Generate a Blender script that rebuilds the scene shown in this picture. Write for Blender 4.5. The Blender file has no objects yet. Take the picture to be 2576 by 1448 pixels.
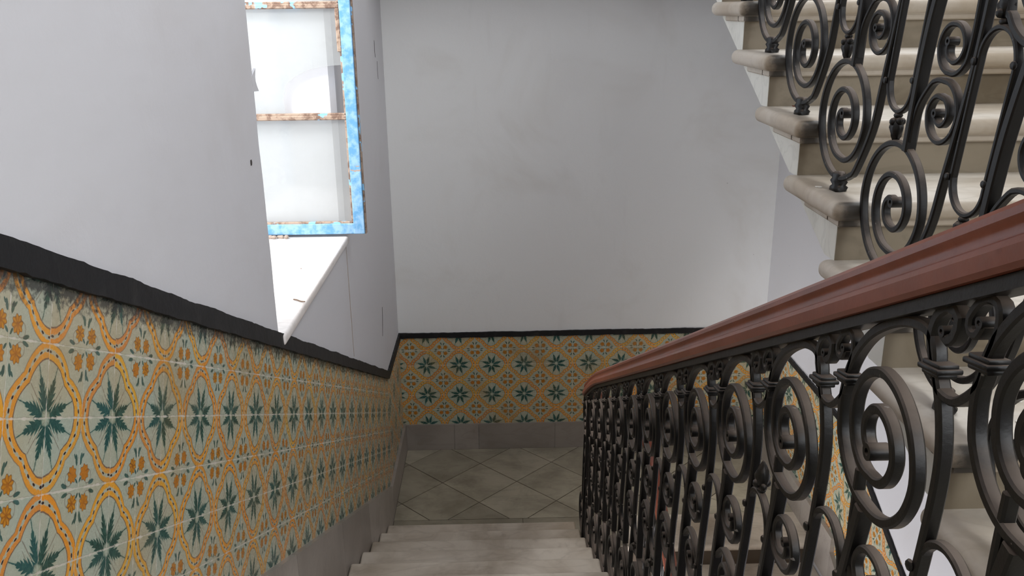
import bpy, bmesh, math, random
from mathutils import Vector, Matrix, noise
random.seed(7)
SC = bpy.context.scene
COL = SC.collection
PI = math.pi

# ------------------------------------------------------------------ camera
cam_d = bpy.data.cameras.new('camera')
cam_o = bpy.data.objects.new('camera', cam_d)
COL.objects.link(cam_o)
fwd = Vector((0.01608, 0.95088, -0.30915)); rgt = Vector((0.99973, -0.02051, -0.01107)); upv = Vector((0.01687, 0.30889, 0.95095))
M = Matrix((rgt, upv, -fwd)).transposed().to_4x4()
M.translation = Vector((0.8005, -4.7401, 3.3228))
cam_o.matrix_world = M
cam_d.sensor_width = 36.0
cam_d.lens = 2162.83 / 2576 * 36.0
cam_d.clip_start = 0.02
SC.camera = cam_o

# ------------------------------------------------------------------ world, colour and large lights
w = bpy.data.worlds.new('sky'); SC.world = w; w.use_nodes = True
w.node_tree.nodes['Background'].inputs[0].default_value = (0.80, 0.88, 1.0, 1)
w.node_tree.nodes['Background'].inputs[1].default_value = 1.0
SC.view_settings.view_transform = 'Standard'
SC.view_settings.look = 'None'
SC.view_settings.exposure = 0.0
SC.view_settings.gamma = 1.0
SC.view_settings.use_curve_mapping = False

def area(name, loc, target, sx, sy, power, color=(1, 1, 1)):
    d = bpy.data.lights.new(name, 'AREA'); d.shape = 'RECTANGLE'; d.size = sx; d.size_y = sy
    d.energy = power; d.color = color
    o = bpy.data.objects.new(name, d); COL.objects.link(o)
    o.location = loc
    o.rotation_euler = (Vector(target) - Vector(loc)).to_track_quat('-Z', 'Y').to_euler()
    return o
# daylight of the photographed window, then assumed lamps behind the camera and over the well,
# an added fill lamp and an assumed lamp on the storey below
area('window_daylight', (-0.62, -1.10, 3.35), (0.3, -1.10, 3.0), 1.40, 2.2, 10, (0.93, 0.97, 1.0))
area('sky_through_window', (-2.3, -2.5, 5.9), (1.2, -0.2, 1.0), 1.5, 1.5, 350, (1.0, 0.98, 0.96))
area('assumed_rear_light', (2.0, -6.3, 4.3), (0.6, 0.5, 2.2), 1.8, 2.2, 100, (0.95, 0.98, 1.0))  # assumed light from behind the viewer, the front wall has no opening
area('assumed_overhead_light', (2.2, -2.7, 6.6), (1.3, -2.2, 0), 1.4, 3.4, 138, (0.95, 0.98, 1.0))  # assumed light from above, lamp hung under a closed ceiling
area('upper_fill_light', (2.88, -0.5, 5.5), (0.2, 1.0, 1.5), 1.3, 1.3, 75, (0.96, 0.98, 1.0))  # added soft fill with no window behind it, brightens far left and back walls
area('assumed_lower_light', (0.06, -1.3, -1.0), (2.9, -0.9, -0.5), 1.6, 1.3, 190, (0.98, 0.97, 1.0))  # assumed source for the bright lower right wall, bare lamp without a window

# ------------------------------------------------------------------ constants of the stair (metres)
R = 0.16170; T = 0.33; SL = R / T
Q = 0.1311                    # tile side
W = 2.9356; L = 1.6802        # right wall x, back wall y
FZ = -0.160                   # half landing
ZT = 0.8714                   # top of dado on the landing
UY0 = -3.2587; UZ0 = 2.3471   # rising flight reference
XD = 1.32; XU = 1.71; XL_ = 1.72

# ------------------------------------------------------------------ helpers
def tag(o, label=None, cat=None, group=None, kind=None):
    if label: o['label'] = label
    if cat: o['category'] = cat
    if group: o['group'] = group
    if kind: o['kind'] = kind
    return o
def empty(name, loc=(0, 0, 0)):
    o = bpy.data.objects.new(name, None); COL.objects.link(o); o.location = loc; o.empty_display_size = 0.1
    return o
def mesh_obj(name, verts, faces, mat, parent=None, smooth=False, uvs=None, angle=35):
    me = bpy.data.meshes.new(name); me.from_pydata([tuple(v) for v in verts], [], faces); me.update()
    bm = bmesh.new(); bm.from_mesh(me); bmesh.ops.recalc_face_normals(bm, faces=bm.faces); 
    if uvs:
        lay = bm.loops.layers.uv.new('UVMap')
        for f in bm.faces:
            for l in f.loops: l[lay].uv = uvs(l.vert.co, f.normal)
    bm.to_mesh(me); bm.free()
    if smooth:
        for p in me.polygons: p.use_smooth = True
        me.set_sharp_from_angle(angle=math.radians(angle))
    me.materials.append(mat)
    o = bpy.data.objects.new(name, me); COL.objects.link(o)
    if parent: o.parent = parent
    return o
class MB:
    def __init__(s): s.v = []; s.f = []
    def add(s, v, f):
        n = len(s.v); s.v += [Vector(p) for p in v]; s.f += [[i + n for i in q] for q in f]
        return s
    def box(s, a, b, bevel=0.0, seg=1):
        bm = bmesh.new(); bmesh.ops.create_cube(bm, size=1)
        for v in bm.verts:
            v.co = Vector((a[i] + (v.co[i] + .5) * (b[i] - a[i]) for i in range(3)))
        if bevel: bmesh.ops.bevel(bm, geom=bm.edges[:], offset=bevel, segments=seg, profile=.5, affect='EDGES')
        bm.verts.index_update(); bm.verts.ensure_lookup_table()
        s.add([v.co.copy() for v in bm.verts], [[v.index for v in f.verts] for f in bm.faces]); bm.free(); return s
    def prism(s, poly, x0, x1, axis=0):
        n = len(poly)
        def P(p, x): return (x, p[0], p[1]) if axis == 0 else ((p[0], x, p[1]) if axis == 1 else (p[0], p[1], x))
        v = [P(p, x0) for p in poly] + [P(p, x1) for p in poly]
        f = [list(range(n))[::-1], [i + n for i in range(n)]] + [[i, (i + 1) % n, (i + 1) % n + n, i + n] for i in range(n)]
        return s.add(v, f)
    def ball(s, c, r, seg=10, M_=None):
        bm = bmesh.new(); bmesh.ops.create_uvsphere(bm, u_segments=seg, v_segments=max(5, seg // 2 + 1), radius=1)
        vs = []
        for v in bm.verts:
            p = Vector((v.co.x * r[0], v.co.y * r[1], v.co.z * r[2]))
            if M_: p = M_ @ p
            vs.append(p + Vector(c))
        bm.verts.index_update()
        s.add(vs, [[v.index for v in f.verts] for f in bm.faces]); bm.free(); return s
    def build(s, name, mat, parent=None, smooth=False, uvs=None, angle=35):
        return mesh_obj(name, s.v, s.f, mat, parent, smooth, uvs, angle)

# ------------------------------------------------------------------ shader expression helper
class NT:
    def __init__(s, mat): s.nt = mat.node_tree; s.n = s.nt.nodes; s.l = s.nt.links
    def node(s, t, **k):
        x = s.n.new(t)
        for a, b in k.items(): setattr(x, a, b)
        return x
    def put(s, sock, val):
        if isinstance(val, X): s.l.new(val.o, sock)
        elif hasattr(val, 'links'): s.l.new(val, sock)
        else: sock.default_value = val
    def m(s, op, *a, clamp=False):
        x = s.node('ShaderNodeMath', operation=op); x.use_clamp = clamp
        for i, v in enumerate(a): s.put(x.inputs[i], v)
        return X(s, x.outputs[0])
    def mix(s, f, a, b, blend='MIX'):
        x = s.node('ShaderNodeMix', data_type='RGBA', blend_type=blend)
        s.put(x.inputs[0], f)
        for i, v in ((6, a), (7, b)):
            if isinstance(v, tuple): x.inputs[i].default_value = (*v, 1) if len(v) == 3 else v
            else: s.put(x.inputs[i], v)
        return X(s, x.outputs[2])
    def noise(s, vec, scale, detail=3, rough=.55, dist=0.0):
        x = s.node('ShaderNodeTexNoise'); x.inputs['Scale'].default_value = scale; x.inputs['Detail'].default_value = detail
        x.inputs['Roughness'].default_value = rough; x.inputs['Distortion'].default_value = dist
        if vec is not None: s.put(x.inputs['Vector'], vec)
        return X(s, x.outputs['Fac'])
    def step(s, e0, e1, v):
        x = s.node('ShaderNodeMapRange', interpolation_type='SMOOTHSTEP')
        s.put(x.inputs['Value'], v); s.put(x.inputs['From Min'], e0); s.put(x.inputs['From Max'], e1)
        return X(s, x.outputs[0])
    def comb(s, a, b, c=0.0):
        x = s.node('ShaderNodeCombineXYZ')
        for i, v in enumerate((a, b, c)): s.put(x.inputs[i], v)
        return X(s, x.outputs[0])
class X:
    def __init__(s, t, o): s.t = t; s.o = o
    def __add__(s, b): return s.t.m('ADD', s, b)
    __radd__ = __add__
    def __sub__(s, b): return s.t.m('SUBTRACT', s, b)
    def __rsub__(s, b): return s.t.m('SUBTRACT', b, s)
    def __mul__(s, b): return s.t.m('MULTIPLY', s, b)
    __rmul__ = __mul__
    def __truediv__(s, b): return s.t.m('DIVIDE', s, b)
    def abs(s): return s.t.m('ABSOLUTE', s)
    def sqrt(s): return s.t.m('SQRT', s)
    def floor(s): return s.t.m('FLOOR', s)
    def frac(s): return s.t.m('FRACT', s)
    def min(s, b): return s.t.m('MINIMUM', s, b)
    def max(s, b): return s.t.m('MAXIMUM', s, b)
def new_mat(name, rough=.6, spec=.5):
    m = bpy.data.materials.new(name); m.use_nodes = True
    b = m.node_tree.nodes['Principled BSDF']; b.inputs['Roughness'].default_value = rough
    b.inputs['Specular IOR Level'].default_value = spec
    return m, NT(m), b
def bump(t, b, h, strength=.3, dist=.01):
    x = t.node('ShaderNodeBump'); x.inputs['Strength'].default_value = strength; x.inputs['Distance'].default_value = dist
    t.put(x.inputs['Height'], h); t.l.new(x.outputs[0], b.inputs['Normal'])
def objco(t): return t.node('ShaderNodeTexCoord').outputs['Object']
def srgb(r, g, b): return tuple(((c / 255 + .055) / 1.055) ** 2.4 if c > 10 else c / 255 / 12.92 for c in (r, g, b))

# ------------------------------------------------------------------ materials
def m_plaster(name, col, dirt=.35):
    m, t, b = new_mat(name, .85, .2); co = objco(t)
    n1 = t.noise(co, 1.3, 4, .6, .6); n2 = t.noise(co, 9, 5, .6)
    mp = t.node('ShaderNodeMapping'); mp.inputs['Scale'].default_value = (5, 5, .7); t.l.new(co, mp.inputs[0])
    n3 = t.noise(mp.outputs[0], 1.6, 4, .6)
    c = t.mix(t.step(.50, .80, n1) * dirt, col, tuple(x * f for x, f in zip(col, (.84, .81, .77))))
    c = t.mix(t.step(.60, .85, n3) * .22, c, tuple(x * f for x, f in zip(col, (.80, .78, .76))))
    sp = t.noise(co, 37, 2, .5)
    c = t.mix(t.step(.795, .82, sp) * .6, c, (.12, .11, .10))
    t.l.new(c.o, b.inputs['Base Color'])
    bump(t, b, n2 * .25 + n1 * .9 + t.noise(co, 60, 2) * .05, .35, .02)
    return m
PLASTER = m_plaster('painted_plaster', srgb(207, 206, 209))
PLASTER_BACK_BRIGHT = m_plaster('painted_plaster_back_brightened', srgb(232, 232, 231), .55)  # same paint as the left wall, lightened to stand in for missing light

def m_marble(name, light, dark, amt=.6, rough=.45, scale=1.0, island=False):
    m, t, b = new_mat(name, rough, .4); co = objco(t)
    n1 = t.noise(co, 2.2 * scale, 5, .58, .5); n2 = t.noise(co, 11 * scale, 5, .65); n3 = t.noise(co, .9, 3, .5)
    mp = t.node('ShaderNodeMapping'); mp.inputs['Scale'].default_value = (1.0, 3.2, 3.0); t.l.new(co, mp.inputs[0])
    vein = (t.noise(mp.outputs[0], 2.2, 3, .5, 1.2) - .5).abs()
    c = t.mix(t.step(.38, .68, n1) * amt, light, dark)
    c = t.mix(t.step(.05, .0, vein) * .16, c, tuple(x * .62 for x in dark))
    c = t.mix(t.step(.55, .75, n2) * .3, c, tuple(x * .7 for x in dark))
    if island:
        g = t.node('ShaderNodeNewGeometry').outputs['Random Per Island']
        c = t.mix(t.m('MULTIPLY', g, .55), c, tuple(x * .62 for x in dark))
        c = t.mix(t.step(.5, .72, n3) * .55, c, (.075, .055, .040))
    t.l.new(c.o, b.inputs['Base Color'])
    bump(t, b, n2 * .5 + t.noise(co, 45, 3) * .3, .25, .004)
    return m
def dirt_shade_nosing(mat):
    t = NT(mat); b = t.n['Principled BSDF']; src = b.inputs['Base Color'].links[0].from_socket
    g = t.node('ShaderNodeNewGeometry'); sp = t.node('ShaderNodeSeparateXYZ'); t.l.new(g.outputs['Normal'], sp.inputs[0])
    co = t.node('ShaderNodeTexCoord').outputs['Object']; sc = t.node('ShaderNodeSeparateXYZ'); t.l.new(co, sc.inputs[0])
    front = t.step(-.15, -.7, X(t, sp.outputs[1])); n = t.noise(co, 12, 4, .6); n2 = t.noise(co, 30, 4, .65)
    c = t.mix(front * (n * .5 + .35), X(t, src), srgb(128, 112, 90))  # front face browner: dirt plus its weaker light, both put into the colour
    left = t.step(-.56, -.66, X(t, sc.outputs[0])) * .55
    c = t.mix(left * (n * .6 + .3), c, srgb(176, 156, 136))
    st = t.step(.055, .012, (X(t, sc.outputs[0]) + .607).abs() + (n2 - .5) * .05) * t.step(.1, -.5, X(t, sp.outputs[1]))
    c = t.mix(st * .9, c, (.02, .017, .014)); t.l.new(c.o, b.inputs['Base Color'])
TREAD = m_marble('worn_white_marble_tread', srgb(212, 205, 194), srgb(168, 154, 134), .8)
dirt_shade_nosing(TREAD)
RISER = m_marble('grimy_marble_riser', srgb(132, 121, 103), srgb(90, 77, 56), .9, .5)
SIDE = m_marble('pale_lit_marble_side', srgb(226, 224, 216), srgb(198, 194, 184), .5, .6)  # paler marble, with the window light on these side faces painted in
DTREAD = m_marble('grey_marble_step', srgb(208, 197, 182), srgb(156, 141, 122), .8, .4)
SILL = m_marble('white_marble_sill', srgb(236, 230, 226), srgb(214, 203, 195), .5, .3)
SKIRT = m_marble('grey_marble_skirting', srgb(172, 166, 160), srgb(138, 130, 122), .6, .4)
FLOOR = m_marble('marble_floor_tile', srgb(186, 178, 158), srgb(134, 126, 110), .7, .3, 1.2, True)
GROUT, t_, b_ = new_mat('dark_floor_joint', .8); b_.inputs['Base Color'].default_value = (*srgb(84, 72, 60), 1)

m, t, b = new_mat('black_painted_border', .55, .3); BLACK = m; co = objco(t)
n = t.noise(co, 14, 5, .6)
c = t.mix(t.step(.5, .8, n) * .8, (.010, .010, .011), (.030, .029, .028)); t.l.new(c.o, b.inputs['Base Color'])
bump(t, b, n, .5, .006)

m, t, b = new_mat('wrought_iron', .42, .35); IRON = m; co = objco(t)
g = t.node('ShaderNodeNewGeometry'); sep = t.node('ShaderNodeSeparateXYZ'); t.l.new(g.outputs['Normal'], sep.inputs[0])
nz = X(t, sep.outputs[2])
n = t.noise(co, 22, 4, .6); n2 = t.noise(co, 120, 3, .6)
dust = t.step(.30, 1.0, nz + (n - .5) * .5) * .8
c = t.mix(dust, (.0050, .0043, .0038), (.17, .132, .105))
c = t.mix(t.step(.74, .78, t.noise(co, 55, 2)) * .5, c, (.35, .32, .29))
t.l.new(c.o, b.inputs['Base Color'])
t.l.new((dust * .35 + .40).o, b.inputs['Roughness'])
bump(t, b, n * .6 + n2 * .4, .35, .0025)

m, t, b = new_mat('terracotta_painted_wood', .30, .5); WOOD = m; co = objco(t)
n = t.noise(co, 6, 5, .65); n2 = t.noise(co, 40, 3, .6)
c = t.mix(t.step(.35, .7, n), srgb(118, 62, 44), srgb(136, 76, 58))
c = t.mix(t.step(.60, .8, n2) * .5, c, srgb(104, 46, 28)); t.l.new(c.o, b.inputs['Base Color'])
t.l.new((n * .25 + .2).o, b.inputs['Roughness']); bump(t, b, n2, .2, .002)

m, t, b = new_mat('peeling_blue_paint', .5, .4); BLUE = m; co = objco(t)
mp = t.node('ShaderNodeMapping'); mp.inputs['Scale'].default_value = (6, 6, 6); t.l.new(co, mp.inputs[0])
n = t.noise(mp.outputs[0], 1.0, 6, .65, .4); n2 = t.noise(co, 30, 4, .6)
c = t.mix(t.step(.35, .65, n2), srgb(100, 156, 198), srgb(148, 186, 218))
sx = t.node('ShaderNodeSeparateXYZ'); t.l.new(co, sx.inputs[0]); zz = X(t, sx.outputs[2])
c = t.mix(t.step(.66, .68, n), c, srgb(176, 150, 130)); t.l.new(c.o, b.inputs['Base Color'])
bump(t, b, t.step(.60, .62, n) * -1.0 + n2 * .2, .4, .003)
m, t, b = new_mat('flaking_putty_wood', .7, .3); PUTTY = m; co = objco(t)
n = t.noise(co, 26, 5, .7, .6); n2 = t.noise(co, 9, 3, .6)
c = t.mix(t.step(.42, .6, n), srgb(170, 148, 130), srgb(122, 98, 84))
c = t.mix(t.step(.60, .63, n2), c, srgb(140, 196, 232)); t.l.new(c.o, b.inputs['Base Color']); bump(t, b, n, .6, .004)

m, t, b = new_mat('dusty_window_glass', .12, .5); GLASS = m; co = objco(t)
tr = t.node('ShaderNodeBsdfTransparent'); tr.inputs[0].default_value = (.955, .965, .96, 1)
df = t.node('ShaderNodeBsdfTranslucent'); df.inputs[0].default_value = (.86, .87, .86, 1)
d2 = t.node('ShaderNodeBsdfDiffuse'); d2.inputs[0].default_value = (.80, .81, .80, 1)
gl = t.node('ShaderNodeBsdfGlossy'); gl.inputs['Roughness'].default_value = .08
mx0 = t.node('ShaderNodeMixShader'); mx0.inputs[0].default_value = .5; t.l.new(df.outputs[0], mx0.inputs[1]); t.l.new(d2.outputs[0], mx0.inputs[2])
mx = t.node('ShaderNodeMixShader'); t.l.new(tr.outputs[0], mx.inputs[1]); t.l.new(mx0.outputs[0], mx.inputs[2])
n = t.noise(co, 5, 4, .6)
t.l.new((n * .10 + .20).o, mx.inputs[0])
mx2 = t.node('ShaderNodeMixShader'); mx2.inputs[0].default_value = .05; t.l.new(mx.outputs[0], mx2.inputs[1]); t.l.new(gl.outputs[0], mx2.inputs[2])
t.l.new(mx2.outputs[0], m.node_tree.nodes['Material Output'].inputs['Surface'])

def m_plain(name, col, rough=.7):
    m, t, b = new_mat(name, rough); co = objco(t); n = t.noise(co, 60, 3, .6)
    c = t.mix(n, col, tuple(x * .6 for x in col)); t.l.new(c.o, b.inputs['Base Color']); return m
CHIP = m_plain('white_plaster_chip', srgb(238, 232, 222)); LEAF = m_plain('dry_brown_leaf', srgb(120, 58, 34))
CRACK = m_plain('dark_hairline', srgb(70, 64, 60)); BEIGE = m_plain('beige_joint_line', srgb(178, 160, 142))
BARK = m_plain('twig_bark', srgb(120, 92, 70)); STONE = m_plain('rubble', srgb(176, 158, 144))

# glazed tiles: UV in tile sides, medallion centres at even integers
def m_tiles(name, fade=0.0, smudge=False):
    m, t, b = new_mat(name, .32, .45)
    uvn = t.node('ShaderNodeUVMap'); uvn.uv_map = 'UVMap'
    sp = t.node('ShaderNodeSeparateXYZ'); t.l.new(uvn.outputs[0], sp.inputs[0])
    u0 = X(t, sp.outputs[0]); v0 = X(t, sp.outputs[1])
    # each tile was hand placed: tiny jitter per tile
    wn = t.node('ShaderNodeTexWhiteNoise', noise_dimensions='2D')
    t.l.new(t.comb(u0.floor(), v0.floor()).o, wn.inputs['Vector'])
    ws = t.node('ShaderNodeSeparateColor'); t.l.new(wn.outputs['Color'], ws.inputs[0])
    r1 = X(t, ws.outputs[0]); r2 = X(t, ws.outputs[1]); r3 = X(t, ws.outputs[2])
    uv = t.comb(u0, v0)
    wob = t.noise(uv.o, 2.3, 2, .5); wob2 = t.noise(t.comb(v0 + 7.3, u0).o, 2.3, 2, .5)
    u = u0 + (r1 - .5) * .035 + (wob - .5) * .06; v = v0 + (r2 - .5) * .035 + (wob2 - .5) * .06
    def fold(q):                                  # distance to nearest even integer, 0..1
        h = (q * .5 + .5).frac() * 2.0 - 1.0
        return h
    xs = fold(u); ys = fold(v); x = xs.abs(); y = ys.abs()
    fine = t.noise(uv.o, 26, 3, .6); med = t.noise(uv.o, 9, 3, .6); big = t.noise(uv.o, .7, 3, .5)
    def ell(a, bb): return ((x / a) * (x / a) + (y / bb) * (y / bb)).sqrt()
    sA = ell(.80, .56); sB = ell(.56, .80); s = sA.min(sB)
    s = s + (med - .5) * .03
    rr = (x * x + y * y).sqrt()
    # base glaze
    base = t.mix(r3, (.47, .45, .33), (.40, .45, .37))
    base = t.mix(t.step(.35, .7, big) * .6, base, (.46, .40, .26))
    base = t.mix(t.step(.5, .8, med) * .25, base, (.32, .33, .24))
    # orange wash either side of the dotted cream band
    org = t.mix(r1, (.80, .27, .012), (.76, .40, .030)); org = t.mix(r2 * r2 * .8, org, (.60, .21, .05))
    j = (fine - .5) * .11
    inb = t.step(.985, 1.005, s) * t.step(1.29, 1.27, s)
    mid = t.step(1.088, 1.112, s + j) * t.step(1.185, 1.160, s + j)
    wash = inb * (1.0 - mid) * (fine * .35 + .78).min(1.0)
    col = t.mix(wash, base, org)
    # dots
    ang = t.m('ARCTAN2', y, x)
    dx = ((ang * 4.9).frac() - .5).abs() / 4.9 * (rr * 1.0)
    dy = (s - 1.13).abs() * .72
    dd = (dx * dx * .45 + dy * dy * 1.9).sqrt()
    dots = t.step(.027, .019, dd)
    # outlines
    o1 = t.step(.016, .006, (s - .985).abs() * .8) * .8
    o2 = t.step(.014, .005, (s - 1.285).abs() * .8) * .55
    col = t.mix(o1.max(o2), col, (.14, .045, .02))
    col = t.mix(dots, col, (.028, .016, .018))
    # tendrils on the diagonals
    ten = t.step(.016, .006, ((x - y * .93).abs())) * t.step(.98, .9, s) * t.step(.05, .1, rr)
    ten2 = t.step(.012, .005, (x - y * 1.0 - .05 - t.m('SINE', rr * 5.0) * .05).abs()) * t.step(.52, .48, rr) * t.step(.05, .1, rr)
    col = t.mix((ten.max(ten2)) * .6, col, (.12, .06, .04))
    # eight jagged leaves
    leaf = None; halo = None
    for a in (math.radians(19), math.radians(71)):
        l = x * math.cos(a) + y * math.sin(a); wv = (y * math.cos(a) - x * math.sin(a))
        lw = (l - .03) / .56
        prof = t.m('SINE', t.m('POWER', (lw.min(1.0)).max(0.0), .85) * PI) * .138
        saw = (l * 9.5 - wv.abs() * 9.0).frac() * .60 + .40
        hw = prof * saw + t.step(.42, .55, l) * .017 - .004
        d = hw - wv.abs() + (fine - .5) * .022
        k = t.step(.0, .010, d) * t.step(.09, .13, l) * t.step(.76, .72, l)
        hk = t.step(-.05, .05, d) * t.step(.0, .06, l) * t.step(.80, .7, l)
        rib = t.step(.012, .004, wv.abs()) * t.step(.55, .3, l)
        leaf = k if leaf is None else leaf.max(k); halo = hk if halo is None else halo.max(hk)
    ink = t.mix(r2, (.010, .050, .036), (.012, .085, .085)); ink = t.mix(t.step(.4, .7, med) * .5, ink, (.02, .11, .08))
    inm = t.step(.99, .96, s)
    col = t.mix(halo * .45 * inm, col, (.13, .26, .19)); col = t.mix(leaf * inm * .96, col, ink)
    # flowers and sprigs between the medallions
    fx = x - .815; fy = y - .800
    fr = (fx * fx + fy * fy).sqrt(); fa = t.m('ARCTAN2', fy, fx)
    lob = t.m('SINE', fa * 8.0) * .014
    out = t.step(1.285, 1.30, s)
    fl = t.step(.122, .112, fr - lob) * out
    pet = (t.m('SINE', fa * 8.0) * .5 + .5) * t.step(.02, .05, fr)
    fcol = t.mix(pet, (.30, .10, .012), (.60, .27, .02)); fcol = t.mix(r1, fcol, (.50, .18, .02))
    col = t.mix(fl, col, fcol)
    col = t.mix(t.step(.010, .003, (fr - lob - .118).abs()) * out * .7, col, (.13, .05, .02))
    def blob(cx, cy, ax, ay, rot):
        bx = x - cx; by = y - cy; c_, s_ = math.cos(rot), math.sin(rot)
        p = (bx * c_ + by * s_) / ax; q = (by * c_ - bx * s_) / ay
        return t.step(1.1, .85, (p * p + q * q).sqrt() + (fine - .5) * .4)
    sg = blob(.93, .60, .085, .032, 1.35).max(blob(.60, .945, .085, .032, .25)).max(blob(.945, .90, .05, .022, .9)).max(blob(.88, .555, .05, .02, .9))
    col = t.mix(sg * out * .9, col, ink)
    curl = t.step(.010, .003, (((x - .72) * (x - .72) + (y - .86) * (y - .86)).sqrt() - .10).abs()) * t.step(.80, .78, x) * out
    col = t.mix(curl * .6, col, (.12, .06, .04))
    # glaze chips, grime, grout
    col = t.mix(t.step(.74, .77, t.noise(uv.o, 7.7, 3, .5)) * .7, col, (.42, .36, .27))
    col = t.mix(t.step(.45, .85, t.noise(uv.o, .33, 3, .55)) * (.38 + fade), col, (.31, .19, .065))
    gu = ((u0 + .5).frac() - .5).abs(); gv = ((v0 + .5).frac() - .5).abs()
    gn = t.noise(uv.o, 4.5, 4, .6)
    gw = (gn - .45).max(0.0) * .04 + .002; gw2 = (gn - .42).max(0.0) * .07 + .004
    grt = t.step(gw + .006, gw, gu).max(t.step(gw2 + .006, gw2, gv) * .9)
    col = t.mix(grt * (t.step(.38, .6, gn) * .75 + .2), col, (.62, .56, .48))
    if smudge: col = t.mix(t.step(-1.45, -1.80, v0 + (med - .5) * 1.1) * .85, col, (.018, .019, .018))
    t.l.new(col.o, b.inputs['Base Color'])
    t.l.new((grt * .4 + .22 + t.step(.4, .7, med) * .2).o, b.inputs['Roughness'])
    bump(t, b, grt * -1.0 + big * .6 + med * .12 + r3 * .3, .35, .0035)
    return m
TILES = m_tiles('painted_majolica_tiles', 0.0); TILES_L = m_tiles('painted_majolica_tiles_smudged', 0.0, True); TILES_B = m_tiles('painted_majolica_tiles_back', .35)

# ------------------------------------------------------------------ setting: walls
def wall_quads(mb, rects, x0, x1, axis):
    for (a0, a1, z0, z1) in rects:
        if axis == 0: mb.box((min(x0, x1), a0, z0), (max(x0, x1), a1, z1))
        else: mb.box((a0, min(x0, x1), z0), (a1, max(x0, x1), z1))
ZB, ZTOP, YF = -3.2, 6.7, -6.5
WY0, WY1, WZ0, WZ1 = -1.805, -0.325, 2.16, 4.6
mb = MB()
YB = L + .3
mb2 = []
# left wall with its deep window recess (one shell mesh: inner face with hole, reveals)
def jagged_left_wall():
    v = []; f = []
    def q(*p):
        n = len(v); v.extend(p); f.append(list(range(n, n + len(p))))
    x = 0.0; xb = -0.62
    q((x, YF, ZB), (x, YB, ZB), (x, YB, WZ0), (x, YF, WZ0))
    q((x, YF, WZ1), (x, YB, WZ1), (x, YB, ZTOP), (x, YF, ZTOP))
    q((x, WY1 + .022, WZ0), (x, YB, WZ0), (x, YB, WZ1), (x, WY1 + .022, WZ1))
    # near jamb, edge slightly wavy
    N = 60; zz = [WZ0 + (WZ1 - WZ0) * i / N for i in range(N + 1)]
    ed = [WY0 + .007 * noise.noise(Vector((0, 0, z * 5.0))) + .003 * noise.noise(Vector((3, 0, z * 23.0))) for z in zz]
    for i in range(N):
        q((x, YF, zz[i]), (x, ed[i], zz[i]), (x, ed[i + 1], zz[i + 1]), (x, YF, zz[i + 1]))
        q((x, ed[i], zz[i]), (xb, WY0 - .02, zz[i]), (xb, WY0 - .02, zz[i + 1]), (x, ed[i + 1], zz[i + 1]))
    q((x, WY1 + .022, WZ0), (x - .028, WY1, WZ0), (x - .028, WY1, WZ1), (x, WY1 + .022, WZ1))
    q((x - .028, WY1, WZ0), (xb, WY1, WZ0), (xb, WY1, WZ1), (x - .028, WY1, WZ1))
    q((x, WY0, WZ0), (xb, WY0 - .02, WZ0), (xb, WY1, WZ0), (x - .028, WY1, WZ0), (x, WY1 + .022, WZ0))
    q((x, WY0, WZ1), (xb, WY0 - .02, WZ1), (xb, WY1, WZ1), (x - .028, WY1, WZ1), (x, WY1 + .022, WZ1))
    # outer face
    q((xb, YF, ZB), (xb, YB, ZB), (xb, YB, WZ0), (xb, YF, WZ0))
    q((xb, YF, WZ1), (xb, YB, WZ1), (xb, YB, ZTOP), (xb, YF, ZTOP))
    q((xb, WY1, WZ0), (xb, YB, WZ0), (xb, YB, WZ1), (xb, WY1, WZ1))
    q((xb, YF, WZ0), (xb, WY0 - .02, WZ0), (xb, WY0 - .02, WZ1), (xb, YF, WZ1))
    return v, f
v, f = jagged_left_wall()
me = bpy.data.meshes.new('wall_left'); me.from_pydata(v, [], f); me.materials.append(PLASTER)
wl = bpy.data.objects.new('wall_left', me); COL.objects.link(wl)
tag(wl, 'pale lilac-grey plaster wall with the deep window recess, left of the stairs', kind='structure')
o = MB().box((-.62, L, ZB), (W + .3, L + .3, ZTOP)).build('wall_back', PLASTER_BACK_BRIGHT)
tag(o, 'grey plaster wall behind the half landing', kind='structure')
o = MB().box((W, YF, ZB), (W + .3, L, ZTOP)).build('wall_right', PLASTER)
tag(o, 'white plaster wall along the rising and the lower flight', kind='structure')
o = MB().box((-.62, YF - .3, ZB), (W + .3, YF, ZTOP)).build('wall_front', PLASTER)
tag(o, 'plaster wall behind the viewer', kind='structure')
o = MB().box((-.62, YF - .3, ZTOP), (W + .3, L + .3, ZTOP + .2)).build('ceiling', PLASTER)
tag(o, 'white ceiling high over the stair well', kind='structure')
o = MB().box((-.62, YF - .3, ZB - .2), (W + .3, L + .3, ZB)).build('floor', SKIRT)
tag(o, 'stone floor at the foot of the stair well', kind='structure')
o = MB().box((0, .75, 3.98), (W, L, 4.2)).build('ceiling', PLASTER)
tag(o, 'underside of the upper half landing', kind='structure')

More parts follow.
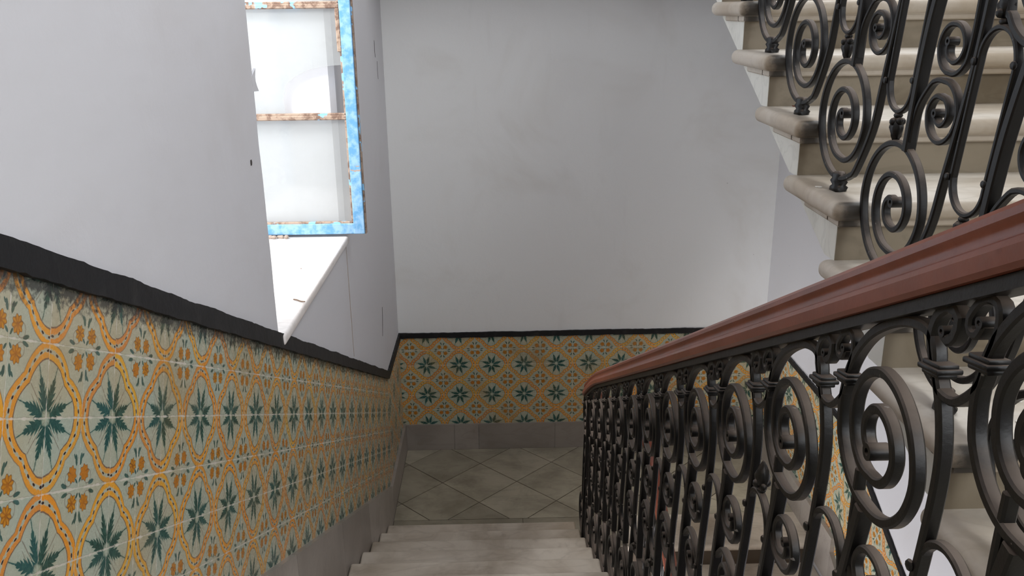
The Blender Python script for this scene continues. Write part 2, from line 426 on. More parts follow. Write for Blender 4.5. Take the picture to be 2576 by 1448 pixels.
# ------------------------------------------------------------------ tile dado (structure trims)
YK = .925; YR = -.042
cs = 1 / math.hypot(1, SL)
def uv_left(co, nrm):
    if co.y > 900: return (0, 0)
    dy = co.y - YK; dz = co.z - ZT
    along = (dy * 1 + dz * -SL) * cs; perp = -(dy * SL + dz) * cs
    return ((along + 4.6273) / Q, (perp - (.1584 + Q)) / Q)
def uv_back(co, nrm): return ((co.x - .212) / Q, (co.z - .066) / Q)
def uv_leftflat(co, nrm): return ((co.y - L + .20) / Q, (co.z - .066) / Q)
def uv_rightflat(co, nrm): return ((co.y - L + .14) / Q, (co.z - .066) / Q)
def uv_rightslope(co, nrm):
    dy = co.y - YR; dz = co.z - ZT
    return ((dy + dz * SL) * cs / Q, ((dy * SL - dz) * cs - (.1584 + Q)) / Q)
TT = .002
zl = lambda y: ZT + SL * (YK - y)
zb = lambda y: .4185 - SL * y
YE = YF + .02
def lbl(o, s): return tag(o, s, kind='structure')
o = MB().prism([(YE, zb(YE)), (.705, .073), (YK, .073), (YK, ZT), (YE, zl(YE))], 0, TT).build('trim_1', TILES_L, uvs=uv_left)
lbl(o, 'sloping majolica tile dado with green leaf stars and orange bands on the left wall')
o = MB().prism([(YK, .073), (L, .073), (L, ZT), (YK, ZT)], 0, TT).build('trim_2', TILES_B, uvs=uv_leftflat)
lbl(o, 'short level stretch of tile dado at the far end of the left wall')
o = MB().prism([(TT, .066), (W, .066), (W, ZT), (TT, ZT)], L - TT, L, 1).build('trim_3', TILES_B, uvs=uv_back)
lbl(o, 'majolica tile dado of green stars across the back wall')
o = MB().prism([(YR, .073), (L - TT, .073), (L - TT, ZT), (YR, ZT)], W - TT, W).build('trim_4', TILES, uvs=uv_rightflat)
lbl(o, 'level tile dado on the right wall beside the half landing')
o = MB().prism([(-5.0, ZT - .906 + SL * (-5 - YR)), (YR, ZT - .906), (YR, ZT), (-5.0, ZT + SL * (-5 - YR))], W - TT, W).build('trim_5', TILES, uvs=uv_rightslope)
lbl(o, 'tile dado stepping down the right wall along the lower flight')

# black border: strip with hand-painted uneven edges
def border(name, pts, plane, val, sgn, hw, label):
    P_ = []
    for i in range(len(pts) - 1):
        a = Vector(pts[i]); b = Vector(pts[i + 1]); n = max(2, int((b - a).length / .02))
        for k in range(n + (i == len(pts) - 2)): P_.append(a.lerp(b, k / n))
    v = []; f = []
    for i, p in enumerate(P_):
        a = P_[max(0, i - 1)]; b = P_[min(len(P_) - 1, i + 1)]; d = (b - a).normalized(); nn = Vector((-d.y, d.x))
        if nn.y < 0: nn = -nn
        s1 = .005 * noise.noise(Vector((i * .11, val, 0))) + .003 * noise.noise(Vector((i * .63, val, 4)))
        s2 = .004 * noise.noise(Vector((i * .17, val, 9))) + .003 * noise.noise(Vector((i * .7, val, 14)))
        top = p + nn * (.002 + s1); bot = p - nn * (hw + s2)
        for (q, h) in ((top, 0), (top, .014), (bot, .016), (bot, 0)):
            c = val + sgn * h
            v.append((c, q.x, q.y) if plane == 0 else (q.x, c, q.y))
    for i in range(len(P_) - 1):
        for k in range(4): f.append([i * 4 + k, i * 4 + (k + 1) % 4, i * 4 + 4 + (k + 1) % 4, i * 4 + 4 + k])
    f.append([0, 1, 2, 3]); n = len(v); f.append([n - 4, n - 3, n - 2, n - 1])
    return lbl(mesh_obj(name, v, f, BLACK), label)
border('trim_6', [(YE, zl(YE)), (YK, ZT), (L - .016, ZT)], 0, 0, 1, .052, 'black painted border topping the tiles of the left wall')
border('trim_7', [(0.0, ZT - .001), (W, ZT + .006)], 1, L, -1, .040, 'black painted border topping the tiles of the back wall')
border('trim_8', [(-5.0, ZT + SL * (-5 - YR)), (YR, ZT), (L - .016, ZT)], 0, W, -1, .034, 'black painted border topping the tiles of the right wall')

# skirtings
def slabs(name, yedges, topf, botf, x0, x1, label):
    mb = MB()
    for a, b_ in zip(yedges[:-1], yedges[1:]):
        a += .0015; b_ -= .0015
        mb.prism([(a, botf(a)), (b_, botf(b_)), (b_, topf(b_)), (a, topf(a))], x0, x1)
    return lbl(mb.build(name, SKIRTI), label)
SKIRTI = m_marble('grey_marble_skirting_slabs', srgb(176, 168, 160), srgb(144, 134, 125), .6, .35, 1, True)
slabs('baseboard_left', [YE, -5.2, -4.5, -3.6, -2.75, -1.95, -1.1, -.34, .02, .705], zb, lambda y: zb(y) - .52, 0, .024, 'grey marble skirting slabs along the left wall beside the descending steps')
slabs('baseboard_left', [.705, 1.2, L], lambda y: .073, lambda y: FZ, 0, .024, 'level marble skirting at the landing end of the left wall')
mb = MB()
xe = [.024, .42, .62, 1.25, 1.75, 2.35, W]
for a, b_ in zip(xe[:-1], xe[1:]): mb.box((a + .001, L - .022, FZ), (b_ - .001, L, .066))
lbl(mb.build('baseboard_back', SKIRTI), 'grey marble skirting slabs along the back wall')
mb = MB()
for a, b_ in ((YR, .5), (.5, 1.1), (1.1, L - .022)): mb.prism([(a + .001, FZ - .1), (b_ - .001, FZ - .1), (b_ - .001, .073), (a + .001, .073)], W - .03, W)
for a, b_ in ((-1.0, YR), (-2.0, -1.0), (-3.2, -2.0)):
    ft = lambda y: ZT - .906 + SL * (y - YR)
    mb.prism([(a, ft(a) - .55), (b_, ft(b_) - .55), (b_, ft(b_)), (a, ft(a))], W - .03, W)
lbl(mb.build('baseboard_right', SKIRTI), 'pale marble skirting down the right wall beside the lower flight')

# half landing floor: square marble tiles laid on the diagonal, border strip at the step edge
def clip(poly, ax, val, keep):
    out = []
    for i in range(len(poly)):
        a, b_ = poly[i], poly[(i + 1) % len(poly)]
        ia = (a[ax] - val) * keep >= 0; ib = (b_[ax] - val) * keep >= 0
        if ia: out.append(a)
        if ia != ib:
            k = (val - a[ax]) / (b_[ax] - a[ax]); out.append((a[0] + k * (b_[0] - a[0]), a[1] + k * (b_[1] - a[1])))
    return out
mb = MB(); s_ = .405; g_ = .0035
for i in range(-10, 12):
    for j in range(-10, 12):
        def P_(a, b_): return (.919 + (a * s_ + b_ * s_) * .70711, 1.13 + (a * s_ - b_ * s_) * .70711)
        e = g_ / s_
        poly = [P_(i + e, j + e), P_(i + 1 - e, j + e), P_(i + 1 - e, j + 1 - e), P_(i + e, j + 1 - e)]
        for ax, val, keep in ((0, .026, 1), (0, W - .032, -1), (1, .625, 1), (1, L - .024, -1)):
            if poly: poly = clip(poly, ax, val, keep)
        if len(poly) >= 3: mb.prism(poly, FZ - .02, FZ + .0005 * random.random(), 2)
for a, b_ in ((.026, .95), (.95, 2.0), (2.0, W - .032)):
    mb.box((a + .002, .262 if a > 1.3 else .262, FZ - .03), (b_ - .002, .619, FZ))
o = mb.build('floor', FLOOR)
tag(o, 'worn diagonal marble tiles of the half landing', kind='structure')
o = MB().box((0, .26, FZ - .24), (W, L, FZ - .004)).build('floor', GROUT)
tag(o, 'bed of the half landing showing as dark joints', kind='structure')

# ------------------------------------------------------------------ descending flight (in front of the camera)
def steps_down():
    root = empty('stone_stair_flight', (0.6, .33, FZ))
    tag(root, 'worn grey marble steps descending beside the tiled wall to the half landing', 'stairs')
    off = -Vector(root.location)
    for k in range(0, 13):
        z = R * k; yf = -T * (k - 1)
        mb = MB().box((.026, yf - T - .06, z - .045), (1.296, yf, z), .014, 4)
        mb.v = [p + off for p in mb.v]; mb.build('tread', DTREAD, root, True)
        zz0 = z - R - .0
        if k == 0: poly = [(yf - .035, FZ), (yf - .035, z - .045), (yf - .39, z - .045), (yf - .39, FZ)]
        else: poly = [(yf - .035, z - R), (yf - .035, z - .045), (yf - T - .035, z - .045), (yf - .065, z - R)]
        mb = MB().prism(poly, .026, 1.27)
        mb.v = [p + off for p in mb.v]; mb.build('riser', DTREAD, root)
steps_down()
o = MB().box((0, YE, 1.93), (W, -3.97, 2.10), .0).build('floor', FLOOR)
tag(o, 'upper landing floor under the viewer', kind='structure')

# rising flight on the right
WX = W - .002
def steps_up(name, label, n0, n1, zoff, yfun, ztop, x0, smat):
    root = empty(name, (2.3, yfun(n0), ztop(n0) - R)); tag(root, label, 'stairs'); off = -Vector(root.location)
    for n in range(n0, n1):
        z = ztop(n); yf = yfun(n)
        mb = MB().box((x0, yf, z - .050), (WX, yf + T + .078, z), .023, 6)
        mb.v = [p + off for p in mb.v]; tr = mb.build('tread', smat, root, True)
        mb = MB().box((x0 + .026, yf + .024, z - .068), (WX, yf + .10, z - .045), .004, 1).box((x0 + .026, yf + .101, z - .068), (x0 + .09, yf + T - .05, z - .045), .004, 1)
        mb.v = [p + off for p in mb.v]; mb.build('moulding', smat, root)
        yr = yf + .050
        poly = [(yr, z - R - .002), (yr, z - .05), (yr + .30, z - .05), (yr + .30, z - .056), (yr + .065, z - R - .002)]
        mb = MB().prism(poly, x0 + .036, WX)
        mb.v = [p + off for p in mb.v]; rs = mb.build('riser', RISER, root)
        mb = MB().prism([(yr + .0015, z - R - .002), (yr + .0015, z - .05), (yr + .298, z - .05), (yr + .298, z - .056), (yr + .067, z - R - .002)], x0 + .0345, x0 + .0365)
        mb.v = [p + off for p in mb.v]; mb.build('side_face', SIDE, root)
    return root
uy = lambda n: UY0 + (n - 1) * T - .06
uz = lambda n: UZ0 + n * R + .02
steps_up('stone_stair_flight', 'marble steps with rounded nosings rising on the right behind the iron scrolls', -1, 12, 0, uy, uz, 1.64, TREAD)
# lower flight, going down towards the viewer under the rising one
ly = lambda j: .24 - T * (-j); lz = lambda j: FZ + R * j
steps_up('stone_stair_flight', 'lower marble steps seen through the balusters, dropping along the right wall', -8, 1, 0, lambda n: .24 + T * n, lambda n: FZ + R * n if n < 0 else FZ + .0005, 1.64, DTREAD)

# ------------------------------------------------------------------ wrought iron module
def resample(pts, step=.008):
    P_ = [Vector((p[0], p[1])) for p in pts]; out = []
    n = len(P_)
    for i in range(n - 1):
        p0 = P_[max(0, i - 1)]; p1 = P_[i]; p2 = P_[i + 1]; p3 = P_[min(n - 1, i + 2)]
        m_ = max(2, int((p2 - p1).length / step))
        for k in range(m_):
            u = k / m_
            out.append(.5 * ((2 * p1) + (p2 - p0) * u + (2 * p0 - 5 * p1 + 4 * p2 - p3) * u * u + (3 * p1 - p0 - 3 * p2 + p3) * u ** 3))
    out.append(P_[-1]); return out
def ribbon(mb, pts, width, th, closed=False, ch=.0028, step=.008, taper=None):
    """pts are (v, z); v runs along -y. Strip of rectangular section with chamfered arrises."""
    Q_ = resample(pts + ([pts[0], pts[1]] if closed else []), step)
    if closed: Q_ = Q_[:-1]
    n = len(Q_); hw = width / 2
    v = []; f = []
    for i, p in enumerate(Q_):
        a = Q_[max(0, i - 1)]; b_ = Q_[min(n - 1, i + 1)]; d = (b_ - a)
        if d.length < 1e-9: d = Vector((0, 1))
        d.normalize(); nn = Vector((-d.y, d.x)); k = 1.0
        if taper: k = taper(i / (n - 1))
        ht = th / 2 * k
        for (ox, on) in ((-hw, -ht + ch), (-hw + ch, -ht), (hw - ch, -ht), (hw, -ht + ch), (hw, ht - ch), (hw - ch, ht), (-hw + ch, ht), (-hw, ht - ch)):
            q = p + nn * on; v.append((ox, -q.x, q.y))
    for i in range(n - 1):
        for k in range(8): f.append([i * 8 + k, i * 8 + (k + 1) % 8, i * 8 + 8 + (k + 1) % 8, i * 8 + 8 + k])
    f.append(list(range(8))[::-1]); f.append([(n - 1) * 8 + k for k in range(8)])
    mb.add(v, f); return mb
def interp(tab, a):
    for (a0, r0), (a1, r1) in zip(tab[:-1], tab[1:]):
        if a <= a1: return r0 + (r1 - r0) * (a - a0) / (a1 - a0)
    return tab[-1][1]
def spiral(c, tab, a0, a1, mode, n=0):
    out = []; st = 15; a = a0
    while a <= a1 + .01:
        r = interp(tab, a); q = math.radians(a)
        if mode == 'S': out.append((c[0] - r * math.sin(q), c[1] - r * math.cos(q)))
        elif mode == 'F': out.append((c[0] - r * math.cos(q), c[1] - r * math.sin(q)))
        elif mode == 'C': out.append((c[0] - r * math.cos(q), c[1] + r * math.sin(q)))
        a += st
    return out
BW, BT = .018, .0145          # strip width (across the rail line) and thickness
def hub(mb, v, z, r_=.0125, hw=.0145):
    vv = []; N = 18
    for x_, q in ((-hw, r_ * .45), (-hw, r_), (hw, r_), (hw, r_ * .45)):
        for k in range(N): vv.append((x_, -v + q * math.cos(2 * PI * k / N), z + q * math.sin(2 * PI * k / N)))
    ff = [[i * N + k, i * N + (k + 1) % N, (i + 1) % 4 * N + (k + 1) % N, (i + 1) % 4 * N + k] for i in range(4) for k in range(N)]
    mb.add(vv, ff)
def finial(mb, v, z, up):
    s = 1 if up else -1
    mb.ball((0, -v, z + s * .004), (.010, .012, .007), 10)
    mb.ball((0, -v - .010, z + s * .016), (.008, .010, .009), 8); mb.ball((0, -v + .012, z + s * .017), (.008, .010, .008), 8)
    mb.ball((.010, -v, z + s * .018), (.009, .009, .009), 8); mb.ball((-.010, -v, z + s * .018), (.009, .009, .009), 8)
    ring = []; prof = [(.006, .008), (.014, .020), (.018, .032), (.014, .045), (.012, .050), (.007, .060), (.003, .066), (.0006, .070)]
    N = 10; base = len(mb.v); vv = []; ff = []
    for i, (r, h) in enumerate(prof):
        for k in range(N):
            a = 2 * PI * k / N; rr = r * (1 + .22 * math.cos(a * 5 + i * .6))
            vv.append((rr * .85 * math.cos(a), -v + rr * math.sin(a), z + s * h))
    for i in range(len(prof) - 1):
        for k in range(N): ff.append([i * N + k, i * N + (k + 1) % N, (i + 1) * N + (k + 1) % N, (i + 1) * N + k])
    ff.append(list(range(N))); ff.append([(len(prof) - 1) * N + k for k in range(N)])
    mb.add(vv, ff)
def collar(mb, v, z, sl, w=.039):
    for dz, e in ((-.0055, .0), (.0005, .0042), (.0060, .0005)):
        hw = w / 2 + e; hx = BW / 2 + .003 + e
        m2 = MB().box((-hx, -hw, -.0034), (hx, hw, .0034), .0022, 2)
        M_ = Matrix.Rotation(math.atan(-sl) * .35, 3, 'X')
        mb.add([M_ @ p + Vector((0, -v, z + dz)) for p in m2.v], m2.f)
def module(s):
    """parts of one baluster panel at the origin: tread centre, tread level. s=+1 descending flight, -1 rising."""
    P_ = lambda a, h: (a, h + s * SL * a)
    parts = {}
    # main bar: small top curl, collar, long slanting bar, big bottom scroll
    S = [(-75, .160), (0, .152), (90, .157), (180, .146), (270, .134), (360, .100), (450, .088), (540, .075), (630, .066), (720, .044), (810, .033), (900, .020), (930, .016)]
    top = [P_(.256, 1.056), P_(.266, 1.046), P_(.279, 1.050), P_(.283, 1.070), P_(.262, 1.087), P_(.238, 1.080), P_(.231, 1.052), P_(.244, 1.02),
           P_(.270, .965), P_(.287, .89), P_(.282, .80), P_(.262, .66), P_(.235, .53), P_(.207, .41)]
    sp = spiral((0, .207), S, -45 if s < 0 else -60, 930, 'S')
    if s > 0: top += [P_(.183, .30)]
    else: top += [P_(.178, .29)]
    mb = MB(); ribbon(mb, top + sp, BW, BT)
    e_ = sp[-1]; hub(mb, e_[0] + .004, e_[1] + .002); parts['baluster'] = mb
    # upright bar resting on the scroll and carrying the upper scroll
    mb = MB(); ribbon(mb, [P_(.038, .362 if s < 0 else .345), P_(.052, .50), P_(.074, .64), P_(.112, .795 + (.01 if s > 0 else -.0))], BW + .007, .020, step=.02)
    parts['bar'] = mb
    # upper scroll with its arch
    F = [(0, .119), (90, .104), (180, .114), (270, .103), (360, .074), (450, .054), (540, .058), (630, .050), (720, .032), (780, .020), (800, .016)]
    fc = (.125, .909 + s * SL * .125 if s > 0 else .909 - SL * .125)
    arch = [P_(.247, 1.0), P_(.243, 1.03), P_(.226, 1.060), P_(.185, 1.078), P_(.13, 1.083), P_(.07, 1.071), P_(.025, 1.035), P_(.008, .985)]
    fp = spiral(fc, F, 15, 800, 'F'); mb = MB(); ribbon(mb, arch + fp, BW, BT); hub(mb, fp[-1][0] + .004, fp[-1][1] + .002)
    parts['upper_scroll'] = mb
    # lyre: second top curl and cup
    mb = MB(); ribbon(mb, [P_(.330, 1.058), P_(.322, 1.047), P_(.309, 1.052), P_(.304, 1.070), P_(.324, 1.087), P_(.350, 1.078), P_(.358, 1.050), P_(.347, 1.012),
                           P_(.338, .985), P_(.300, .968), P_(.262, .985), P_(.254, 1.01)], BW, .0115); e_ = P_(.328, 1.060); hub(mb, e_[0], e_[1], .007, .010); e_ = P_(.258, 1.058); hub(mb, e_[0], e_[1], .007, .010)
    parts['lyre_curl'] = mb
    # oval loop between the bars
    r = .060; eb = P_(.299, .470); et = P_(.334, .712); lp = []
    for a in range(180, 361, 15): lp.append((eb[0] + r * math.cos(math.radians(a)), eb[1] + r * math.sin(math.radians(a)) * 1.05))
    for k in (.2, .5, .8): lp.append((eb[0] + (et[0] - eb[0]) * k + r, eb[1] + (et[1] - eb[1]) * k))
    for a in range(0, 181, 15): lp.append((et[0] + r * math.cos(math.radians(a)), et[1] + r * math.sin(math.radians(a)) * 1.05))
    for k in (.8, .5, .2): lp.append((eb[0] + (et[0] - eb[0]) * k - r, eb[1] + (et[1] - eb[1]) * k))
    mb = MB(); ribbon(mb, lp + [lp[0]], BW - .003, .011)
    for q in ((eb[0] - r - .006, eb[1]), (eb[0] + r + .006, eb[1] + .01), (et[0] - r - .006, et[1]), (et[0] + r + .004, et[1])):
        mb.ball((-BW / 2 - .001, -q[0], q[1]), (.005, .008, .008), 8)
    parts['loop'] = mb
    # small scrolls
    cc = P_(.160, .518)
    Ct = [(30, .078), (90, .064), (180, .067), (270, .058), (360, .050), (450, .031), (540, .032), (630, .023), (700, .017)]
    mb = MB(); ribbon(mb, [(cc[0] - .110, cc[1] - .075), (cc[0] - .106, cc[1] - .030), (cc[0] - .090, cc[1] + .012)] + spiral(cc, Ct, 45, 705, 'C'), BW - .001, .0115); e_ = spiral(cc, Ct, 700, 705, 'C')[-1]; hub(mb, e_[0] + .002, e_[1] + .004, .0095, .011)
    parts['small_scroll_low'] = mb
    Dt = [(-90, .068), (0, .050), (90, .052), (180, .044), (270, .047), (360, .026), (450, .018), (480, .015)]
    mb = MB()
    if s < 0:
        dc = P_(.175, .656)
        ribbon(mb, [(dc[0] + .088, dc[1] + .20), (dc[0] + .078, dc[1] + .10), (dc[0] + .072, dc[1] + .03)] + spiral(dc, Dt, -75, 480, 'S'), BW - .001, .0115); e_ = spiral(dc, Dt, 480, 480, 'S')[-1]; hub(mb, e_[0], e_[1] + .003, .009, .011)
    else:
        dc = P_(.158, .690)
        pp = [(dc[0] + .070, dc[1] + .14), (dc[0] + .072, dc[1] + .07), (dc[0] + .071, dc[1] + .02)] + spiral(dc, Dt, -75, 480, 'S')
        pp = [(2 * dc[0] - a, h) for a, h in pp]
        ribbon(mb, pp, BW - .001, .0115); hub(mb, pp[-1][0], pp[-1][1] + .003, .009, .011)
    parts['small_scroll_high'] = mb
    mb = MB(); c1 = P_(.250, 1.012); collar(mb, c1[0], c1[1], s * SL); parts['collar_r'] = mb
    mb = MB(); c1 = P_(.012, 1.012); collar(mb, c1[0], c1[1], s * SL); parts['collar_l'] = mb
    mb = MB(); finial(mb, eb[0], eb[1] - r * 1.05 - .005, False); parts['finial_low'] = mb
    mb = MB(); finial(mb, et[0], et[1] + r * 1.05 + .005, True); parts['finial_top'] = mb
    mb = MB()
    if s < 0:
        prof = [(.026, 0), (.028, .010), (.020, .016), (.025, .026), (.018, .034), (.022, .044), (.014, .050)]
        N = 14; vv = []; ff = []
        for i, (rr, h) in enumerate(prof):
            for k in range(N):
                a = 2 * PI * k / N; q = rr * (1 + .13 * math.cos(3 * a + i) + .08 * math.sin(5 * a))
                vv.append((q * .8 * math.cos(a), q * math.sin(a) - .005, h + .020))
        for i in range(len(prof) - 1):
            for k in range(N): ff.append([i * N + k, i * N + (k + 1) % N, (i + 1) * N + (k + 1) % N, (i + 1) * N + k])
        ff.append(list(range(N))); ff.append([(len(prof) - 1) * N + k for k in range(N)])
        mb.add(vv, ff)
    else: mb.box((-.06, -.015, .001), (.016, .020, .048), .006, 2)
    parts['foot'] = mb
    return parts
NAMES = {'baluster': 'baluster', 'bar': 'upright_bar', 'upper_scroll': 'upper_scroll', 'lyre_curl': 'lyre_curl', 'loop': 'oval_loop',
         'small_scroll_low': 'small_scroll', 'small_scroll_high': 'small_scroll', 'collar_r': 'collar', 'collar_l': 'collar',
         'finial_low': 'leaf_finial', 'finial_top': 'leaf_finial', 'foot': 'foot'}
def balustrade(s, label, spots, Xp, topfin, foot=True):
    root = empty('wrought_iron_balustrade', (Xp, -spots[0][0], spots[0][1]))
    tag(root, label, 'railing')
    parts = module(s); proto = {}
    for i, (vc, zc) in enumerate(spots):
        loc = Vector((Xp, -vc, zc)) - Vector(root.location)
        if i == 0:
            base = parts['baluster'].build('baluster', IRON, root, True); proto['baluster'] = base
        else:
            base = proto['baluster'].copy(); COL.objects.link(base); base.parent = root
        base.location = loc
        for k, mbk in parts.items():
            if k == 'baluster' or (k == 'foot' and not foot) or (k == 'finial_top' and i not in topfin): continue
            if k not in proto: proto[k] = mbk.build(NAMES[k], IRON, base, True, angle=75 if k in ('finial_low', 'finial_top', 'foot') else 35)
            else:
                c = proto[k].copy(); COL.objects.link(c); c.parent = base
    return root
# profile of the painted wooden rail (x, height)
RAILP = [(-.030, 0), (-.036, .006), (-.037, .024), (-.033, .032), (-.026, .036), (-.0235, .042), (-.024, .050), (-.028, .057), (-.027, .066), (-.018, .074), (0, .077)]
RAILP = RAILP + [(-x_, h_) for x_, h_ in RAILP[-2::-1]]
BARP = [(-.021, -.018), (-.021, -.001), (.021, -.001), (.021, -.018)]
def sweep(name, path, prof, mat, root, smooth=True):
    off = -Vector(root.location); v = []; f = []; n = len(prof)
    for i, p in enumerate(path):
        a = Vector(path[max(0, i - 1)]); b_ = Vector(path[min(len(path) - 1, i + 1)]); d = (b_ - a).normalized()
        side = Vector((d.y, -d.x, 0)).normalized()
        for (ox, oh) in prof: v.append(Vector(p) + side * ox + Vector((0, 0, oh)) + off)
    for i in range(len(path) - 1):
        for k in range(n): f.append([i * n + k, i * n + (k + 1) % n, (i + 1) * n + (k + 1) % n, (i + 1) * n + k])
    f.append(list(range(n))); f.append([(len(path) - 1) * n + k for k in range(n)])
    return mesh_obj(name, v, f, mat, root, smooth, None, 30)

# descending balustrade (nearest, with the terracotta handrail)
spots = [(T * (k - 1) + .165 + .10, R * k) for k in range(0, 14)]
bd = balustrade(1, 'black scrolled iron balustrade of the descending steps, under the long terracotta handrail', spots, XD, (9,))
zr = lambda y: R + SL * (-y) + (1.106 - .13)
path = []
y = -4.35
while y < -.13:
    d = max(0, min(1, (y + .75) / .62)); path.append((XD, y, zr(y) - .050 * d * d)); y += .03
path += [(XD + .004, -.11, zr(-.11) - .055), (XD + .03, -.03, zr(-.03) - .075), (XD + .10, .035, 1.025), (XD + .20, .055, .935), (XD + .30, .035, .855), (XD + .37, -.03, .785), (XL_, -.11, .722)]
sweep('handrail', path, RAILP, WOOD, bd); sweep('rail_bar', path, BARP, IRON, bd)
# end post bar of the descending balustrade
mb = MB(); ribbon(mb, [(.005, .0), (.05, .22), (.12, .55), (.20, .86), (.235, 1.12), (.24, 1.20)], .036, .022)
mb.v = [p + Vector((XD - .0, 0, 0)) - Vector(bd.location) for p in mb.v]; mb.build('end_bar', IRON, bd, True)

# rising balustrade on the right
spots = [(-(UY0 + (k - 1) * T) + .06 - .165, UZ0 + k * R) for k in range(-1, 11)]
bu = balustrade(-1, 'black scrolled iron balustrade standing on the rising marble steps at right', spots, XU, tuple(range(12)))
zu = lambda y: UZ0 + SL * (y - (UY0 - T - .06 + .165)) + 1.106
path = [(XU, y / 10, zu(y / 10)) for y in range(-40, 4)]
sweep('handrail', path, RAILP, WOOD, bu); sweep('rail_bar', path, BARP, IRON, bu)

# lower balustrade seen through the well
spots = [(-(.405 - T * j), FZ - R * j - .04) for j in range(1, 6)]
bl = balustrade(-1, 'iron balustrade with red-brown rail of the lower flight, glimpsed down the stair well', spots, XL_, (), False)
path = [(XL_, -.11 - .1 * i, .722 - SL * .1 * i - .012 * min(i, 2)) for i in range(0, 18)]
sweep('handrail', path, RAILP, WOOD, bl); sweep('rail_bar', path, BARP, IRON, bl)

# ------------------------------------------------------------------ window
win = empty('window_1', (0, -1.06, 2.2)); tag(win, 'recessed window with an open blue casement and marble sill', kind='structure')
off = -Vector(win.location)
def wpart(mb, name, mat, parent=None, smooth=False):
    mb.v = [p + off for p in mb.v]; return mb.build(name, mat, parent or win, smooth)
wpart(MB().box((-.60, WY0 + .004, 2.158), (.022, WY1 - .014, 2.200), .012, 4), 'window_sill', SILL, None, True)
Y0, Y1 = -.383, -.345      # casement thickness
cz0, cz1 = 2.215, 3.93
mb = MB()
mb.box((.056, Y0, cz0), (.112, Y1, cz1), .004, 2).box((-.60, Y0, cz0), (-.545, Y1, cz1), .004, 2)
mb.box((-.55, Y0 + .003, cz0), (.06, Y1 - .003, cz0 + .056), .004, 2).box((-.55, Y0 + .003, cz1 - .055), (.06, Y1 - .003, cz1), .004, 2)
wpart(mb, 'casement_frame', BLUE)
mb = MB()
for z in (2.806, 3.336): mb.box((-.55, Y0 + .004, z - .004), (.058, Y1 - .006, z + .019), .004, 1)
for z0, z1 in ((2.271, 2.803), (2.826, 3.333), (3.356, 3.875)):   # putty beads
    mb.box((.047, Y0 + .008, z0), (.058, Y1 - .006, z1), .002, 1)
    mb.box((-.55, Y0 + .008, z0 - .002), (.055, Y1 - .006, z0 + .009), .002, 1)
mb.box((.036, Y0 - .001, 3.13), (.0575, Y0 + .02, 3.333), .004, 1)
wpart(mb, 'glazing_bars', PUTTY)
mb = MB().box((.112, Y0 + .012, cz0 - .002), (.119, Y1 + .006, cz1), .002, 1)
wpart(mb, 'bare_wood_edge', PUTTY)
YG = -.362
def pane(poly):
    mb = MB(); mb.prism(poly, YG, YG + .003, 1); return wpart(mb, 'glass_pane', GLASS)
pane([(-.55, 2.268), (.052, 2.268), (.052, 2.81), (-.55, 2.81)])
pane([(-.55, 2.82), (-.245, 2.82), (-.252, 2.90), (-.235, 2.97), (-.19, 3.01), (-.12, 3.045), (-.03, 3.062), (.052, 3.068), (.052, 3.34), (-.55, 3.34)])
pane([(-.55, 3.35), (.052, 3.35), (.052, 3.88), (-.55, 3.88)])
# outer fixed window frame and hinge knuckles
mb = MB()
for a, b_ in (((-.62, WY0, 2.2), (-.57, WY0 + .05, WZ1)), ((-.62, WY1 - .012, 2.2), (-.58, WY1, WZ1)), ((-.62, WY0, WZ1 - .05), (-.57, WY1, WZ1))): mb.box(a, b_, .004, 1)
wpart(mb, 'fixed_frame', BLUE)
# small broken plaster lip sticking out at the near jamb
prof = [(3.07, -.01), (3.066, .058), (3.085, .040), (3.10, .030), (3.115, .030), (3.142, .042), (3.132, .018), (3.12, -.01)]
mb = MB(); mb.prism([(WY0 + d_, z_) for z_, d_ in prof], -.006, .0015)
wpart(mb, 'broken_plaster_lip', PLASTER)

# beige joint beside the sill, hairline scuffs on the wall
def streak(pts, wd, mat, name, lab):
    v = []; f = []
    for i, (y_, z_) in enumerate(pts):
        k = wd * (.35 + .65 * math.sin(PI * (i + .5) / len(pts)))
        v += [(.0015, y_ - k, z_), (.0015, y_ + k, z_), (-.003, y_ + k, z_), (-.003, y_ - k, z_)]
    for i in range(len(pts) - 1):
        for k in range(4): f.append([i * 4 + k, i * 4 + (k + 1) % 4, i * 4 + 4 + (k + 1) % 4, i * 4 + 4 + k])
    f.append([0, 1, 2, 3]); n = len(v); f.append([n - 4, n - 3, n - 2, n - 1])
    o = mesh_obj(name, v, f, mat); return tag(o, lab, kind='structure')
streak([(-.335 + .006 * noise.noise(Vector((0, i * .5, 0))), 2.15 - i * .04) for i in range(0, 17)], .0045, BEIGE, 'trim_9', 'beige joint line running down the wall from the sill end')
streak([(1.24, 3.13), (1.245, 3.10), (1.24, 3.06), (1.25, 3.02)], .006, CRACK, 'trim_10', 'dark scuff high on the wall beyond the casement')
streak([(1.33, 2.99), (1.33, 2.93), (1.335, 2.87)], .004, CRACK, 'trim_11', 'thin dark scuff below the high one beyond the casement')
streak([(-1.925, 2.862), (-1.924, 2.853), (-1.926, 2.844)], .009, CRACK, 'trim_13', 'small dark nick in the plaster near the window jamb')
streak([(.86, 1.38), (.85, 1.32), (.83, 1.26), (.80, 1.19)], .007, CRACK, 'trim_12', 'slanting dark scuff low on the wall above the dado knee')

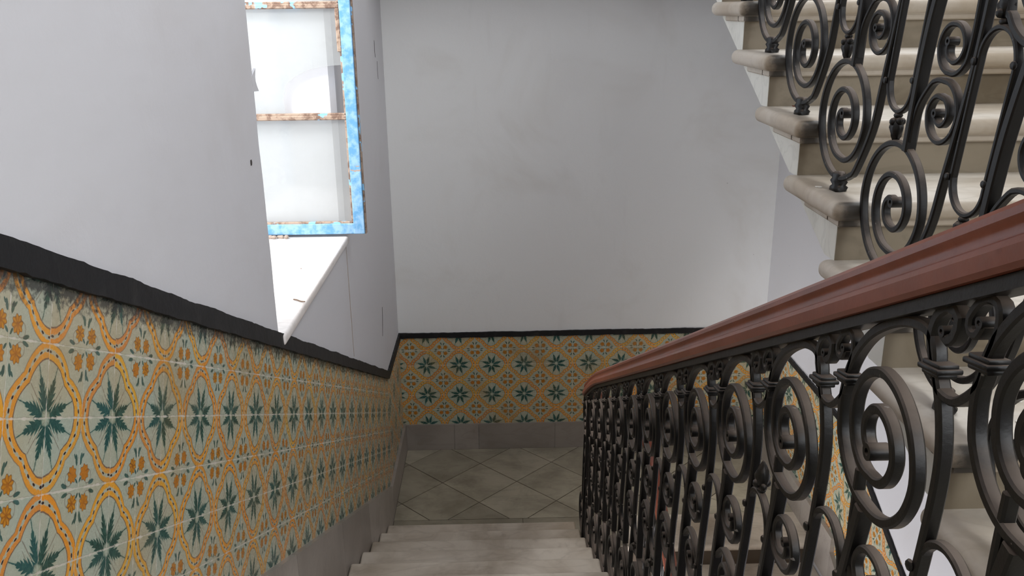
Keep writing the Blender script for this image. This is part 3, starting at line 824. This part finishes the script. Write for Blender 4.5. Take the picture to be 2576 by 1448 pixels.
# ------------------------------------------------------------------ loose bits
def flake(loc, sx, sy, mat, name, cat, label, group=None, rot=None):
    random.seed(int(abs(loc[0] * 7919 + loc[1] * 104729)) % 9973)
    n = 7; pts = []
    for i in range(n):
        a = 2 * PI * i / n; r_ = .6 + .4 * random.random(); pts.append((sx * r_ * math.cos(a), sy * r_ * math.sin(a)))
    mb = MB(); mb.prism(pts, 0.0, .0025, 2)
    M_ = Matrix.Rotation(rot if rot is not None else random.random() * 6, 3, 'Z')
    mb.v = [M_ @ p for p in mb.v]
    for p in mb.v: p.z += .10 * (p.x / max(sx, .001)) ** 2 * sx
    o = mb.build(name, mat); o.location = loc; return tag(o, label, cat, group)
z1 = uz(1)
def on_tread(n, x, dy): return (x, uy(n) + dy, uz(n) + .0005)
CH = [(1, 1.83, .10, .0095, 'largest curled white plaster chip in the middle of the low tread behind the near scroll'),
      (1, 1.862, .125, .006, 'small white chip just right of the largest plaster chip on the low tread'),
      (1, 1.845, .072, .007, 'flat white chip just in front of the largest plaster chip on the low tread'),
      (1, 1.765, .21, .009, 'leaf-shaped white chip beside the dark iron upright on the low tread'),
      (1, 1.80, .165, .005, 'tiny white speck between the leaf-shaped chip and the largest chip on the low tread'),
      (1, 1.885, .19, .005, 'tiny white speck nearest the riser, behind the other chips of the low tread')]
for n, x, dy, sz, lab in CH:
    flake(on_tread(n, x, dy), sz, sz * .7, CHIP, 'plaster_chip', 'debris', lab, 'plaster chips on the low tread')
flake(on_tread(3, 1.672, .20), .012, .006, CHIP, 'plaster_chip', 'debris', 'white plaster chip beside an iron foot on the third visible tread from below')
flake(on_tread(4, 1.76, .36), .014, .006, LEAF, 'dry_leaf', 'leaf', 'curled red-brown leaf lying at the back of a rising marble tread')
flake((-.10, -.95, 2.2005), .006, .004, STONE, 'grit', 'debris', 'dark speck of grit in the middle of the sill')
mb = MB(); ribbon(mb, [(0, 0), (.02, .002), (.045, .001), (.07, .004)], .005, .004, ch=.001)
mb.v = [Matrix.Rotation(.9, 3, 'Z') @ p for p in mb.v]
o = mb.build('twig', BARK); o.location = (-.035, -1.40, 2.204); tag(o, 'short dry twig lying on the white marble sill', 'twig')
mb = MB()
for i in range(7): mb.ball((-.02 * i + random.random() * .01, random.random() * .015, .006 + .004 * random.random()), (.012 + random.random() * .006, .009, .008 + random.random() * .005), 7)
o = mb.build('rubble_lump', STONE); o.location = (-.30, -.40, 2.2005); tag(o, 'crumbled mortar lump under the blue casement on the sill', 'rubble')
